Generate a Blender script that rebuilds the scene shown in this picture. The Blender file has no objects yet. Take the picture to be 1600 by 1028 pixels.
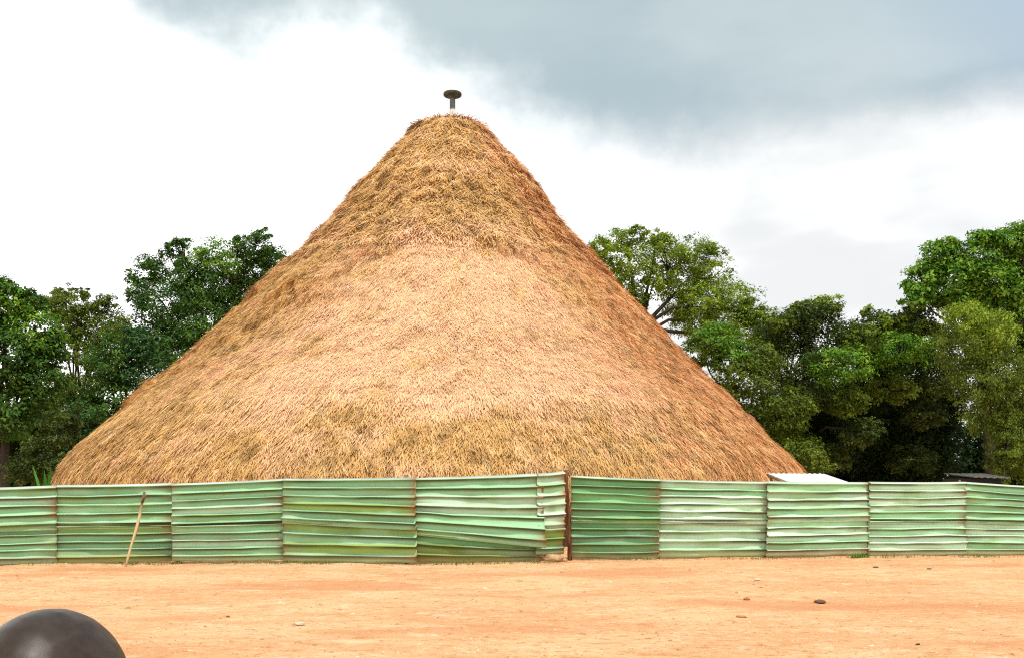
import bpy, bmesh, math, random
import numpy as np
from mathutils import Vector, Matrix

# ------------------------------------------------------------------ camera, sky, sun, exposure
S = bpy.context.scene
COL = S.collection
cam_d = bpy.data.cameras.new('camera'); cam = bpy.data.objects.new('camera', cam_d); COL.objects.link(cam)
EYE, FPX, HY = 1.6, 1600.0, 764.0
cam.location = (0, 0, EYE); cam.rotation_euler = (math.radians(90), 0, 0)
cam_d.lens = 36; cam_d.sensor_width = 36; cam_d.shift_y = (HY-514)/1600
cam_d.clip_start = 0.05; cam_d.clip_end = 6000
S.camera = cam
S.view_settings.view_transform = 'Standard'
S.view_settings.look = 'None'
S.view_settings.exposure = 0.55
S.view_settings.gamma = 1
S.render.engine = 'CYCLES'
S.cycles.use_denoising = False
S.cycles.filter_width = 1.15
S.cycles.max_bounces = 8
S.cycles.sample_clamp_indirect = 4

SUN_EL, SUN_AZ = 63, 28          # azimuth measured from straight behind the camera towards its right
sd = bpy.data.lights.new('sun', 'SUN'); sd.energy = 2.4; sd.angle = math.radians(6); sd.color = (1, .95, .86)
sun = bpy.data.objects.new('sun', sd); COL.objects.link(sun)
e, a = math.radians(SUN_EL), math.radians(SUN_AZ)
to_sun = Vector((math.cos(e)*math.sin(a), -math.cos(e)*math.cos(a), math.sin(e)))
sun.rotation_euler = to_sun.to_track_quat('Z', 'Y').to_euler()
sun.location = (20, -20, 40)

class N:
    """tiny helper for node trees"""
    def __init__(s, tree): s.t = tree; s.n = tree.nodes; s.l = tree.links
    def new(s, kind, **kw):
        n = s.n.new(kind)
        for k, v in kw.items(): setattr(n, k, v)
        return n
    def put(s, sock, v):
        if isinstance(v, bpy.types.NodeSocket): s.l.new(v, sock)
        elif v is not None: sock.default_value = v
    def math(s, op, a, b=None, c=None, clamp=False):
        n = s.new('ShaderNodeMath', operation=op, use_clamp=clamp)
        for i, v in enumerate((a, b, c)):
            if v is not None: s.put(n.inputs[i], v)
        return n.outputs[0]
    def step(s, v, lo, hi):
        n = s.new('ShaderNodeMapRange', interpolation_type='SMOOTHSTEP')
        s.put(n.inputs[0], v); s.put(n.inputs[1], lo); s.put(n.inputs[2], hi)
        return n.outputs[0]
    def mix(s, f, a, b, blend='MIX'):
        n = s.new('ShaderNodeMix', data_type='RGBA', blend_type=blend)
        s.put(n.inputs[0], f)
        for i, v in ((6, a), (7, b)):
            if isinstance(v, (tuple, list)) and len(v) == 3: v = (*v, 1)
            s.put(n.inputs[i], v)
        return n.outputs[2]
    def noise(s, vec, scale, detail=4, rough=.55, dist=0):
        n = s.new('ShaderNodeTexNoise')
        s.put(n.inputs['Vector'], vec); n.inputs['Scale'].default_value = scale
        n.inputs['Detail'].default_value = detail; n.inputs['Roughness'].default_value = rough
        n.inputs['Distortion'].default_value = dist
        return n.outputs[0]
    def scaled(s, vec, sc):
        n = s.new('ShaderNodeMapping'); s.put(n.inputs[0], vec); n.inputs[3].default_value = sc
        return n.outputs[0]

def build_world():
    w = bpy.data.worlds.new('World'); S.world = w; w.use_nodes = True
    t = N(w.node_tree); t.n.clear()
    out = t.new('ShaderNodeOutputWorld'); bg = t.new('ShaderNodeBackground'); bg.inputs[1].default_value = 0.1
    t.l.new(bg.outputs[0], out.inputs[0])
    sky = t.new('ShaderNodeTexSky', sky_type='NISHITA'); sky.sun_disc = False
    sky.sun_elevation = math.radians(SUN_EL); sky.sun_rotation = math.radians(180-SUN_AZ)
    sky.air_density = 1.0; sky.dust_density = 2.0
    tc = t.new('ShaderNodeTexCoord'); d = tc.outputs['Generated']
    sx = t.new('ShaderNodeSeparateXYZ'); t.l.new(d, sx.inputs[0])
    # height of the lower edge of the grey cloud bank, as a function of bearing
    fc = t.new('ShaderNodeFloatCurve'); cu = fc.mapping.curves[0]
    pts = [(-1, .62), (-.42, .43), (-.34, .388), (-.29, .378), (-.24, .372), (-.19, .385), (-.136, .380), (-.06, .352), (-.02, .338), (.05, .318), (.117, .305), (.228, .315), (.33, .315), (.423, .31), (.7, .30), (1, .3)]
    while len(cu.points) < len(pts): cu.points.new(.5, .5)
    for p, (x, y) in zip(cu.points, pts): p.location = ((x+1)/2, y)
    fc.mapping.update()
    t.put(fc.inputs[1], t.math('MULTIPLY_ADD', sx.outputs[0], .5, .5))
    n1 = t.noise(t.scaled(d, (.8, .5, 1.5)), 5, 5, .52, .25); n2 = t.noise(t.scaled(d, (.75, .3, 2.2)), 3.6, 4, .5)
    n3 = t.noise(d, 17, 5, .6)
    h = t.math('SUBTRACT', sx.outputs[2], fc.outputs[0])
    h = t.math('ADD', h, t.math('MULTIPLY_ADD', n1, .13, -.065))
    h = t.math('ADD', h, t.math('MULTIPLY_ADD', n3, .05, -.025))
    m = t.step(h, -.022, .05)
    veil = t.math('MULTIPLY', t.step(h, -.15, .03), t.math('MULTIPLY_ADD', t.step(sx.outputs[0], -.1, .25), .6, .35))                        # thin pale veil under the bank
    grey = t.mix(t.step(n2, .40, .62), (3.35, 4.1, 4.35), (4.0, 4.75, 4.85))
    grey = t.mix(t.step(n1, .5, .75), grey, (4.7, 5.3, 5.35))
    grey = t.mix(.10, grey, sky.outputs[0])
    blue = t.step(t.math('ADD', t.math('ADD', sx.outputs[0], sx.outputs[2]), t.math('MULTIPLY', n1, .12)), .72, .92)
    grey = t.mix(t.math('MULTIPLY', blue, .85), grey, (3.2, 4.05, 4.95))
    low = t.mix(t.step(n2, .42, .60), (12.5, 12.5, 12.4), (6.3, 6.4, 6.45))
    side = t.math('MULTIPLY', t.step(sx.outputs[0], .08, .40), t.step(n2, .34, .60))
    low = t.mix(t.math('MULTIPLY', side, .85), low, (5.9, 6.05, 6.15))
    leftish = t.step(sx.outputs[0], .16, .0)
    low = t.mix(leftish, low, (12.6, 12.6, 12.5))
    low = t.mix(veil, low, (5.6, 5.8, 5.9))
    c = t.mix(m, low, grey)
    t.l.new(c, bg.inputs[0])
build_world()

# ------------------------------------------------------------------ helpers
rng = np.random.default_rng(7)
random.seed(7)

def P(px, py, Y):
    """the point of the place that stands at distance Y in the given direction"""
    return Vector(((px-800)/FPX*Y, Y, EYE+(HY-py)/FPX*Y))

def tag(o, label=None, cat=None, group=None, kind=None):
    for k, v in (('label', label), ('category', cat), ('group', group), ('kind', kind)):
        if v: o[k] = v
    return o

def empty(name, loc, label, cat, group=None):
    o = bpy.data.objects.new(name, None); COL.objects.link(o); o.location = loc; o.empty_display_size = .3
    return tag(o, label, cat, group)

def link(name, me, mat, parent=None, world_space=True):
    """link a mesh given in world coordinates; under a parent it is moved into the parent's frame"""
    o = bpy.data.objects.new(name, me); COL.objects.link(o)
    if mat: me.materials.append(mat)
    if parent:
        p = parent; off = Vector()
        while p: off += p.location; p = p.parent
        me.transform(Matrix.Translation(-off)); o.parent = parent
    return o

def origin_at(o, loc):
    loc = Vector(loc); o.data.transform(Matrix.Translation(-loc)); o.location = loc
    return o

def np_mesh(name, V, F, col=None, smooth=False):
    V = np.asarray(V, np.float32); F = np.asarray(F, np.int32); k = F.shape[1]
    me = bpy.data.meshes.new(name)
    me.vertices.add(len(V)); me.vertices.foreach_set('co', V.ravel())
    me.loops.add(F.size); me.loops.foreach_set('vertex_index', F.ravel())
    me.polygons.add(len(F)); me.polygons.foreach_set('loop_start', np.arange(len(F), dtype=np.int32)*k)
    me.polygons.foreach_set('loop_total', np.full(len(F), k, np.int32))
    if smooth: me.polygons.foreach_set('use_smooth', np.ones(len(F), bool))
    if col is not None:
        at = me.color_attributes.new('tint', 'FLOAT_COLOR', 'POINT')
        c = np.ones((len(V), 4), np.float32); c[:, :3] = col
        at.data.foreach_set('color', c.ravel())
    me.update(calc_edges=True)
    return me

def grid_faces(nu, nv, wrap=False):
    """faces of a (nu x nv) vertex grid, index = i*nv+j; wrap closes the i direction"""
    i = np.arange(nu if wrap else nu-1); j = np.arange(nv-1)
    I, J = np.meshgrid(i, j, indexing='ij'); I2 = (I+1) % nu
    return np.stack([I*nv+J, I2*nv+J, I2*nv+J+1, I*nv+J+1], -1).reshape(-1, 4)

def _h(ix, iy, iz, seed):
    n = (ix*374761393 + iy*668265263 + iz*2147483647 + seed*974711) & 0xffffffff
    n = ((n ^ (n >> 13)) * 1274126177) & 0xffffffff
    n = ((n ^ (n >> 16)) * 2246822519) & 0xffffffff
    return ((n ^ (n >> 15)) & 0xffffff)/float(0xffffff)

def vnoise(p, seed=0):
    p = np.asarray(p, float); f0 = np.floor(p); i = f0.astype(np.int64); f = p-f0; f = f*f*(3-2*f)
    r = 0
    for a in (0, 1):
        for b in (0, 1):
            for c in (0, 1):
                w = (f[..., 0] if a else 1-f[..., 0])*(f[..., 1] if b else 1-f[..., 1])*(f[..., 2] if c else 1-f[..., 2])
                r = r + w*_h(i[..., 0]+a, i[..., 1]+b, i[..., 2]+c, seed)
    return r

def fbm(p, octv=4, seed=0, gain=.5):
    p = np.asarray(p, float); s = 0; a = 1; t = 0
    for k in range(octv):
        s = s+a*vnoise(p*2**k+k*17.3, seed+k); t += a; a *= gain
    return s/t

def sstep(x, lo, hi):
    t = np.clip((x-lo)/(hi-lo), 0, 1); return t*t*(3-2*t)

def unit(v): return v/np.maximum(np.linalg.norm(v, axis=-1, keepdims=True), 1e-9)

def tube_geo(pts, rad, seg=8, wob=0, seed=0):
    """a tapered tube along a polyline -> V, F (quads), ends closed by collapsing"""
    pts = np.asarray(pts, float); n = len(pts); rad = np.asarray(rad, float)
    T = np.gradient(pts, axis=0); T = unit(T)
    up = np.where(abs(T[:, 2:3]) > .9, [[1., 0, 0]], [[0, 0, 1.]])
    A = unit(np.cross(T, up)); B = np.cross(T, A)
    th = np.linspace(0, 2*np.pi, seg, endpoint=False)
    rr = rad[:, None]*np.ones(seg)
    if wob: rr = rr*(1+wob*(vnoise(np.stack(np.broadcast_arrays(np.arange(n)[:, None]*.7, np.arange(seg)[None]*1.3, seed*1.), -1), seed)-.5)*2)
    V = pts[:, None]+rr[..., None]*(np.cos(th)[None, :, None]*A[:, None]+np.sin(th)[None, :, None]*B[:, None])
    V = np.concatenate([np.repeat(pts[None, :1], seg, 1).reshape(1, seg, 3), V, np.repeat(pts[None, -1:], seg, 1).reshape(1, seg, 3)])
    n += 2
    I, J = np.meshgrid(np.arange(n-1), np.arange(seg), indexing='ij'); J2 = (J+1) % seg
    F = np.stack([I*seg+J, I*seg+J2, (I+1)*seg+J2, (I+1)*seg+J], -1).reshape(-1, 4)
    return V.reshape(-1, 3), F

class Geo:
    def __init__(s): s.V = []; s.F = []; s.C = []; s.n = 0
    def add(s, V, F, C=None):
        s.V.append(np.asarray(V, float)); s.F.append(np.asarray(F)+s.n); s.n += len(V)
        if C is not None: s.C.append(np.broadcast_to(np.asarray(C, float), (len(V), 3)))
        return s
    def mesh(s, name, smooth=False):
        m = np_mesh(name, np.concatenate(s.V), np.concatenate(s.F), np.concatenate(s.C) if s.C else None, smooth)
        return m

def blades(base, d, width_dir, length, width, lift=None):
    """flat tapering blades: base (n,3), d unit direction (n,3)"""
    n = len(base); w = width_dir*(width/2)[:, None]; tip = base+d*length[:, None]
    if lift is not None: tip = tip+lift
    V = np.stack([base-w, base+w, tip+w*.55, tip-w*.55], 1).reshape(-1, 3)
    return V, np.arange(n*4).reshape(n, 4)

def lathe_geo(prof, c, seg=24):
    prof = np.asarray(prof, float); th = np.linspace(0, 2*np.pi, seg, endpoint=False)
    V = np.stack([c[0]+prof[None, :, 0]*np.cos(th)[:, None], c[1]+prof[None, :, 0]*np.sin(th)[:, None], c[2]+np.broadcast_to(prof[None, :, 1], (seg, len(prof)))], -1)
    return V.reshape(-1, 3), grid_faces(seg, len(prof), True)

# ------------------------------------------------------------------ materials
def material(name, fn, rough=.8, spec=.3):
    m = bpy.data.materials.new(name); m.use_nodes = True
    t = N(m.node_tree); b = t.n['Principled BSDF']; b.inputs['Roughness'].default_value = rough
    b.inputs['Specular IOR Level'].default_value = spec
    fn(t, b, t.n['Material Output'])
    return m

def bump(t, b, h, strength=.3, dist=.02):
    n = t.new('ShaderNodeBump'); n.inputs['Strength'].default_value = strength; n.inputs['Distance'].default_value = dist
    t.put(n.inputs['Height'], h); t.l.new(n.outputs[0], b.inputs['Normal'])

def pos(t): return t.new('ShaderNodeNewGeometry').outputs['Position']
def obco(t): return t.new('ShaderNodeTexCoord').outputs['Object']
def attr(t): return t.new('ShaderNodeAttribute', attribute_name='tint').outputs['Color']

def m_tint(t, b, o): t.l.new(attr(t), b.inputs['Base Color'])

def m_ground(t, b, o):
    p = pos(t)
    big = t.noise(t.scaled(p, (.5, .8, 1)), .55, 6, .6, .6); mid = t.noise(t.scaled(p, (.6, 1, 1)), 2.6, 6, .65, .4); fine = t.noise(p, 26, 5, .7)
    spk = t.noise(p, 75, 3, .6); grit = t.noise(t.scaled(p, (.7, 1, 1)), 9, 6, .75, .3)
    c = t.mix(t.step(big, .36, .64), (.74, .385, .185), (.78, .50, .26))
    c = t.mix(t.math('MULTIPLY', t.step(mid, .52, .70), .7), c, (.64, .265, .105))
    c = t.mix(t.math('MULTIPLY', t.step(mid, .47, .33), .75), c, (.80, .58, .35))
    c = t.mix(t.math('MULTIPLY', t.step(fine, .53, .68), .75), c, (.52, .26, .11))
    c = t.mix(t.math('MULTIPLY', t.step(fine, .45, .28), .5), c, (.84, .62, .38))
    c = t.mix(t.math('MULTIPLY', t.step(spk, .63, .70), .75), c, (.30, .14, .06))
    c = t.mix(t.math('MULTIPLY', t.step(grit, .53, .66), .75), c, (.50, .195, .06))
    c = t.mix(t.math('MULTIPLY', t.step(grit, .46, .36), .6), c, (.80, .60, .34))
    warm = t.noise(t.scaled(p, (.22, .5, 1)), .8, 5, .6)
    c = t.mix(t.math('MULTIPLY', t.step(warm, .50, .64), .72), c, (.66, .275, .12))
    t.l.new(c, b.inputs['Base Color'])
    bump(t, b, t.math('ADD', t.math('MULTIPLY', mid, .8), t.math('MULTIPLY', fine, .6)), .8, .06)

def m_sheet(t, b, o):
    p = pos(t); a = attr(t)
    streak = t.noise(t.scaled(p, (1.2, 1.2, 10)), 2.2, 6, .7, .3)
    blot = t.noise(t.scaled(p, (1, 1, 2.2)), 2.3, 6, .65, .5)
    c = t.mix(t.math('MULTIPLY', t.step(streak, .56, .76), .35), a, (.20, .24, .10))
    c = t.mix(t.math('MULTIPLY', t.step(streak, .42, .28), .2), c, (.42, .62, .42))
    c = t.mix(t.math('MULTIPLY', t.step(blot, .64, .74), .6), c, (.28, .18, .08))
    c = t.mix(t.math('MULTIPLY', t.step(t.noise(p, 9, 4, .7), .66, .76), .6), c, (.22, .16, .09))
    t.l.new(c, b.inputs['Base Color'])
    bump(t, b, t.noise(t.scaled(p, (1, 1, 3)), 7, 4, .6), .25, .03)

def m_wood(t, b, o, c1=(.16, .09, .045), c2=(.34, .22, .12)):
    p = pos(t); n = t.noise(t.scaled(p, (9, 9, 1.2)), 3, 5, .6)
    t.l.new(t.mix(t.step(n, .35, .65), c1, c2), b.inputs['Base Color']); bump(t, b, n, .5, .02)

def m_leaf(t, b, o):
    a = attr(t); t.l.new(a, b.inputs['Base Color'])
    tr = t.new('ShaderNodeBsdfTranslucent'); t.l.new(t.mix(1, a, (1.35, 1.3, .5), 'MULTIPLY'), tr.inputs[0])
    mx = t.new('ShaderNodeMixShader'); mx.inputs[0].default_value = .22
    t.l.new(b.outputs[0], mx.inputs[1]); t.l.new(tr.outputs[0], mx.inputs[2]); t.l.new(mx.outputs[0], o.inputs[0])

def m_bark(t, b, o):
    p = pos(t); n = t.noise(t.scaled(p, (4, 4, 1)), 3, 5, .6)
    t.l.new(t.mix(n, (.022, .017, .012), (.07, .056, .042)), b.inputs['Base Color']); bump(t, b, n, .7, .05)

def m_flat(c1, c2, scale=6, bmp=.2):
    def f(t, b, o):
        n = t.noise(pos(t), scale, 5, .6)
        t.l.new(t.mix(t.step(n, .35, .65), c1, c2), b.inputs['Base Color']); bump(t, b, n, bmp, .02)
    return f

def m_scalp(t, b, o):
    p = obco(t); n = t.noise(p, 60, 4, .6); st = t.noise(p, 900, 2, .6)
    c = t.mix(t.step(n, .35, .7), (.030, .018, .0105), (.046, .028, .018))
    t.l.new(c, b.inputs['Base Color']); bump(t, b, t.math('ADD', st, n), .22, .0007)

M = dict(
    ground=material('dry_earth', m_ground, .95, .1),
    thatch=material('dry_grass_thatch', m_tint, .85, .15),
    sheet=material('faded_green_paint', m_sheet, .6, .15),
    post=material('weathered_wood', m_wood, .85, .2),
    redpost=material('rusty_brown_wood', lambda t, b, o: m_wood(t, b, o, (.07, .025, .012), (.22, .085, .035)), .85, .2),
    stick=material('bare_stick', lambda t, b, o: m_wood(t, b, o, (.34, .22, .11), (.58, .44, .27)), .8, .2),
    leaf=material('leaves', m_leaf, .6, .12),
    bark=material('bark', m_bark, .9, .2),
    white=material('white_roof_sheet', m_flat((.70, .69, .64), (.82, .82, .80), 5), .5, .4),
    grey=material('grey_sheet', m_flat((.06, .06, .055), (.11, .11, .10), 3), .6, .3),
    clay=material('dark_grey_clay', m_flat((.03, .036, .03), (.07, .08, .068), 7), .7, .3),
    stem=material('grey_cement', m_flat((.11, .125, .135), (.17, .19, .20), 7), .8, .2),
    cement=material('pale_cement', m_flat((.6, .58, .52), (.75, .73, .68), 7), .8, .2),
    reed=material('reed_wall', m_flat((.22, .14, .07), (.36, .25, .13), 9), .9, .2),
    rock=material('tan_rock', m_flat((.42, .24, .12), (.62, .42, .25), 9, .6), .9, .2),
    clod=material('dark_clod', m_flat((.09, .05, .026), (.20, .12, .065), 16, .7), .9, .2),
    paleclod=material('pale_clod', m_flat((.55, .40, .26), (.75, .6, .44), 16, .6), .9, .2),
    redclod=material('red_clod', m_flat((.40, .14, .05), (.55, .24, .10), 16, .6), .9, .2),
    scalp=material('shaved_scalp', m_scalp, .42, .4),
    skin=material('dark_skin', m_flat((.045, .027, .018), (.075, .045, .03), 40, .1), .5, .4),
    shirt=material('purple_cloth', m_flat((.05, .022, .06), (.075, .035, .085), 60, .15), .9, .1),
    trousers=material('dark_cloth', m_flat((.02, .02, .024), (.04, .04, .045), 60, .15), .9, .1),
)

# ------------------------------------------------------------------ ground
def build_ground():
    def axis(lo, hi, dense):
        a = list(dense)
        s = dense[1]-dense[0]; x = dense[-1]; st = s
        while x < hi: st *= 1.35; x += st; a.append(x)
        x = dense[0]; st = s
        while x > lo: st *= 1.35; x -= st; a.insert(0, x)
        return np.array(a)
    xs = axis(-3000, 3000, np.arange(-15, 15.01, .12)); ys = axis(-3000, 4000, np.arange(6, 26.01, .12))
    X, Y = np.meshgrid(xs, ys, indexing='ij'); p = np.stack([X, Y, X*0], -1)
    near = sstep(-np.hypot(X, Y-16), -60, -20)
    Z = near*((fbm(p*.5, 4, 3)-.5)*.07+(fbm(p*3, 3, 9)-.5)*.05)
    V = np.stack([X, Y, Z-.01], -1).reshape(-1, 3)
    g = link('ground', np_mesh('ground', V, grid_faces(len(xs), len(ys)), None, True), M['ground'])
    tag(g, 'dry peach and orange bare earth in front of the fence', 'ground', None, 'structure')
build_ground()

def ground_z(x, y):
    p = np.stack([np.asarray(x, float), np.asarray(y, float), np.zeros_like(np.asarray(x, float))], -1)
    near = sstep(-np.hypot(p[..., 0], p[..., 1]-16), -60, -20)
    return near*((fbm(p*.5, 4, 3)-.5)*.07+(fbm(p*3, 3, 9)-.5)*.05)-.01

# ------------------------------------------------------------------ thatched house
RL = 42.0
PROF = [(16.50, .02, -2.45), (16.46, .7, -2.45), (16.30, 1.36, -2.52), (15.95, 1.66, -2.5), (15.30, 2.25, -2.68), (14.49, 3.04, -2.56), (13.67, 3.72, -2.63),
        (12.59, 4.52, -2.71), (11.49, 5.44, -2.71), (10.40, 6.46, -2.68), (9.31, 7.50, -2.74), (8.23, 8.50, -2.80), (7.16, 9.53, -2.88), (6.11, 10.54, -2.96),
        (5.08, 11.58, -2.99), (4.33, 12.34, -3.04), (3.58, 13.09, -3.08), (2.98, 13.68, -3.05), (2.51, 14.07, -2.99), (2.11, 14.34, -2.91), (1.78, 14.45, -2.9),
        (1.3, 14.45, -2.9), (.95, 14.25, -2.9)]
_p = np.array(PROF)
_p[:, 1] -= np.interp(-_p[:, 0], [-17, -15.9, -14.5, -13.7, -12.8, -11.5, -10.4, -9.3, -8.2, -7.2, -6.1, -5.1, -4.3, -3.6], [-.06, .0, .16, .24, .30, .22, .20, .26, .30, .42, .26, .06, -.02, 0])
_p[:, 2] += np.interp(-_p[:, 0], [-16, -14, -13, -10.4, -8.5, -6.1, -4.5, -3.6], [0, .16, .08, .02, .16, .16, .12, 0])
_s = np.concatenate([[0], np.cumsum(np.hypot(np.diff(_p[:, 0]), np.diff(_p[:, 1])))])
SMAX = _s[-1]
def prof(s): return [np.interp(s, _s, _p[:, k]) for k in (0, 1, 2)]

def layer_field(th, s):
    """thickness of the ragged thatch layers; th = 0 faces the camera, positive to the right"""
    z, r, c = prof(s); q = np.stack([np.sin(th)*5, np.cos(th)*5, z*0], -1)
    n1 = fbm(q*1.1, 4, 21)-.5; n2 = fbm(q*1.6, 4, 55)-.5; n3 = fbm(q*1.3, 3, 77)-.5
    rag = (fbm(q*5, 3, 35)-.5)*.7
    e1 = np.where(th < 0, 10.75+4.3*th, 11.0-3.6*th)+.55*np.exp(-((th-.22)/.10)**2)+n1*3.8+rag*1.8
    h1 = z-e1; t1 = sstep(h1, -.10, .14)*(.18-.13*sstep(h1, .2, 3.2))*(1-.55*sstep(th, .35, .8))
    e2 = 8.6+n2*2.6+rag
    h2 = z-e2; t2 = sstep(h2, -.06, .12)*(.22-.20*sstep(h2, .2, 2.2))*sstep(-th, .25, .6)*sstep(th, -1.45, -1.05)
    e3 = 12.9+n3*2.6+rag*.8
    h3 = z-e3; t3 = sstep(h3, -.06, .1)*(.17-.16*sstep(h3, .2, 1.8))*sstep(-z, -16.0, -15)*sstep(vnoise(q*1.3+9, 5), .35, .6)
    e4 = 5.2+n3*3; h4 = z-e4; t4 = sstep(h4, -.05, .1)*(.12-.11*sstep(h4, .1, 1.6))*sstep(vnoise(q*2+4, 8), .45, .7)*sstep(np.abs(th), .35, .8)
    cz = (z+(fbm(q*1.4+3, 4, 61)-.5)*3.4+rag*.5)/1.25; ph = cz-np.floor(cz)
    t5 = .16*sstep(ph, 0, .05)*(1-ph)*sstep(-np.abs(th), -1.4, -1.1)*sstep(vnoise(q*1.8+np.stack([z*0, z*0, z*.8], -1), 15), .42, .66)*(.25+.75*sstep(h1, -.8, .6))*sstep(-z, -15.5, -14.5)
    return t1+t2+t3+t4+t5, h1

def roof_point(th, s, lift=0.0):
    z, r, c = prof(s)
    q = np.stack([np.sin(th)*r, np.cos(th)*r, z], -1)
    lay, h1 = layer_field(th, s)
    coarse = .45+.55*sstep(h1, -.3, .6)+.5*sstep(z, 4.2, 2.2)
    d = lay+(fbm(q*np.array([1.9, 1.9, 1.2]), 4, 31, .62)-.5)*.34*coarse+(fbm(q*.35, 2, 12)-.5)*.30
    d = d*sstep(s, .6, 2.6)+lift
    ds = .05; z2, r2, c2 = prof(np.minimum(s+ds, SMAX)); z1, r1, c1 = prof(np.maximum(s-ds, 0))
    dr, dz = r2-r1, z2-z1; ln = np.hypot(dr, dz)+1e-9
    nr, nz = -dz/ln, dr/ln
    R = r+nr*d
    return np.stack([c+np.sin(th)*R, RL-np.cos(th)*R, z+nz*d], -1), np.stack([np.sin(th)*nr, -np.cos(th)*nr, nz], -1), np.stack([np.sin(th)*dr/ln, -np.cos(th)*dr/ln, dz/ln], -1), h1

OCHRE = np.array([.70, .41, .145]); PINK = np.array([.89, .56, .335]); STRAW = np.array([.84, .59, .29]); RED = np.array([.76, .34, .135]); BROWN = np.array([.22, .115, .04]); DARK = np.array([.12, .062, .022])
def thatch_colour(th, s, rnd, rnd2):
    z, r, c = prof(s); q = np.stack([np.sin(th)*r, np.cos(th)*r, z], -1)
    big = fbm(q*.30, 3, 91); mid = fbm(q*1.1, 3, 17); fin = fbm(q*np.array([3, 3, 1.6]), 2, 66)
    _, h1 = layer_field(th, s)
    bleach = sstep(np.abs(th-.12), 1.0, .25)*sstep(-h1, -2.6, 2.2)*sstep(z, 2.6, 4.8)
    bleach = np.clip(bleach*1.05+(mid-.5)*2.0, 0, 1)
    red = sstep(th, .38, .95)*.95+sstep(mid, .60, .72)*.55*sstep(np.abs(th), .2, .9)+.12*(big-.5)
    red = np.clip(red+(mid-.5)*.5*sstep(th, .1, .5), 0, .95)*sstep(z, 1.2, 2.4)
    C = OCHRE+(PINK-OCHRE)*bleach[:, None]
    C = C+(RED-C)*red[:, None]*.85
    C = C+(STRAW-C)*(sstep(rnd, .74, .98)*.45)[:, None]
    C = C+(BROWN-C)*(sstep(rnd, .2, .0)*(.5-.4*bleach))[:, None]
    C = C+(DARK-C)*(sstep(fin, .61, .75)*.38*(1-.75*bleach))[:, None]
    clump = fbm(q*np.array([4.5, 4.5, 2.2]), 2, 44); strand = vnoise(np.stack([th*r*9, z*2.2, th*0], -1), 27)
    C = C+(STRAW-C)*(sstep(clump, .56, .72)*.5)[:, None]
    C = C+(BROWN-C)*(sstep(clump, .42, .26)*(.5-.38*bleach))[:, None]
    return C*(.85+.11*rnd2+.17*strand)[:, None]

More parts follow.
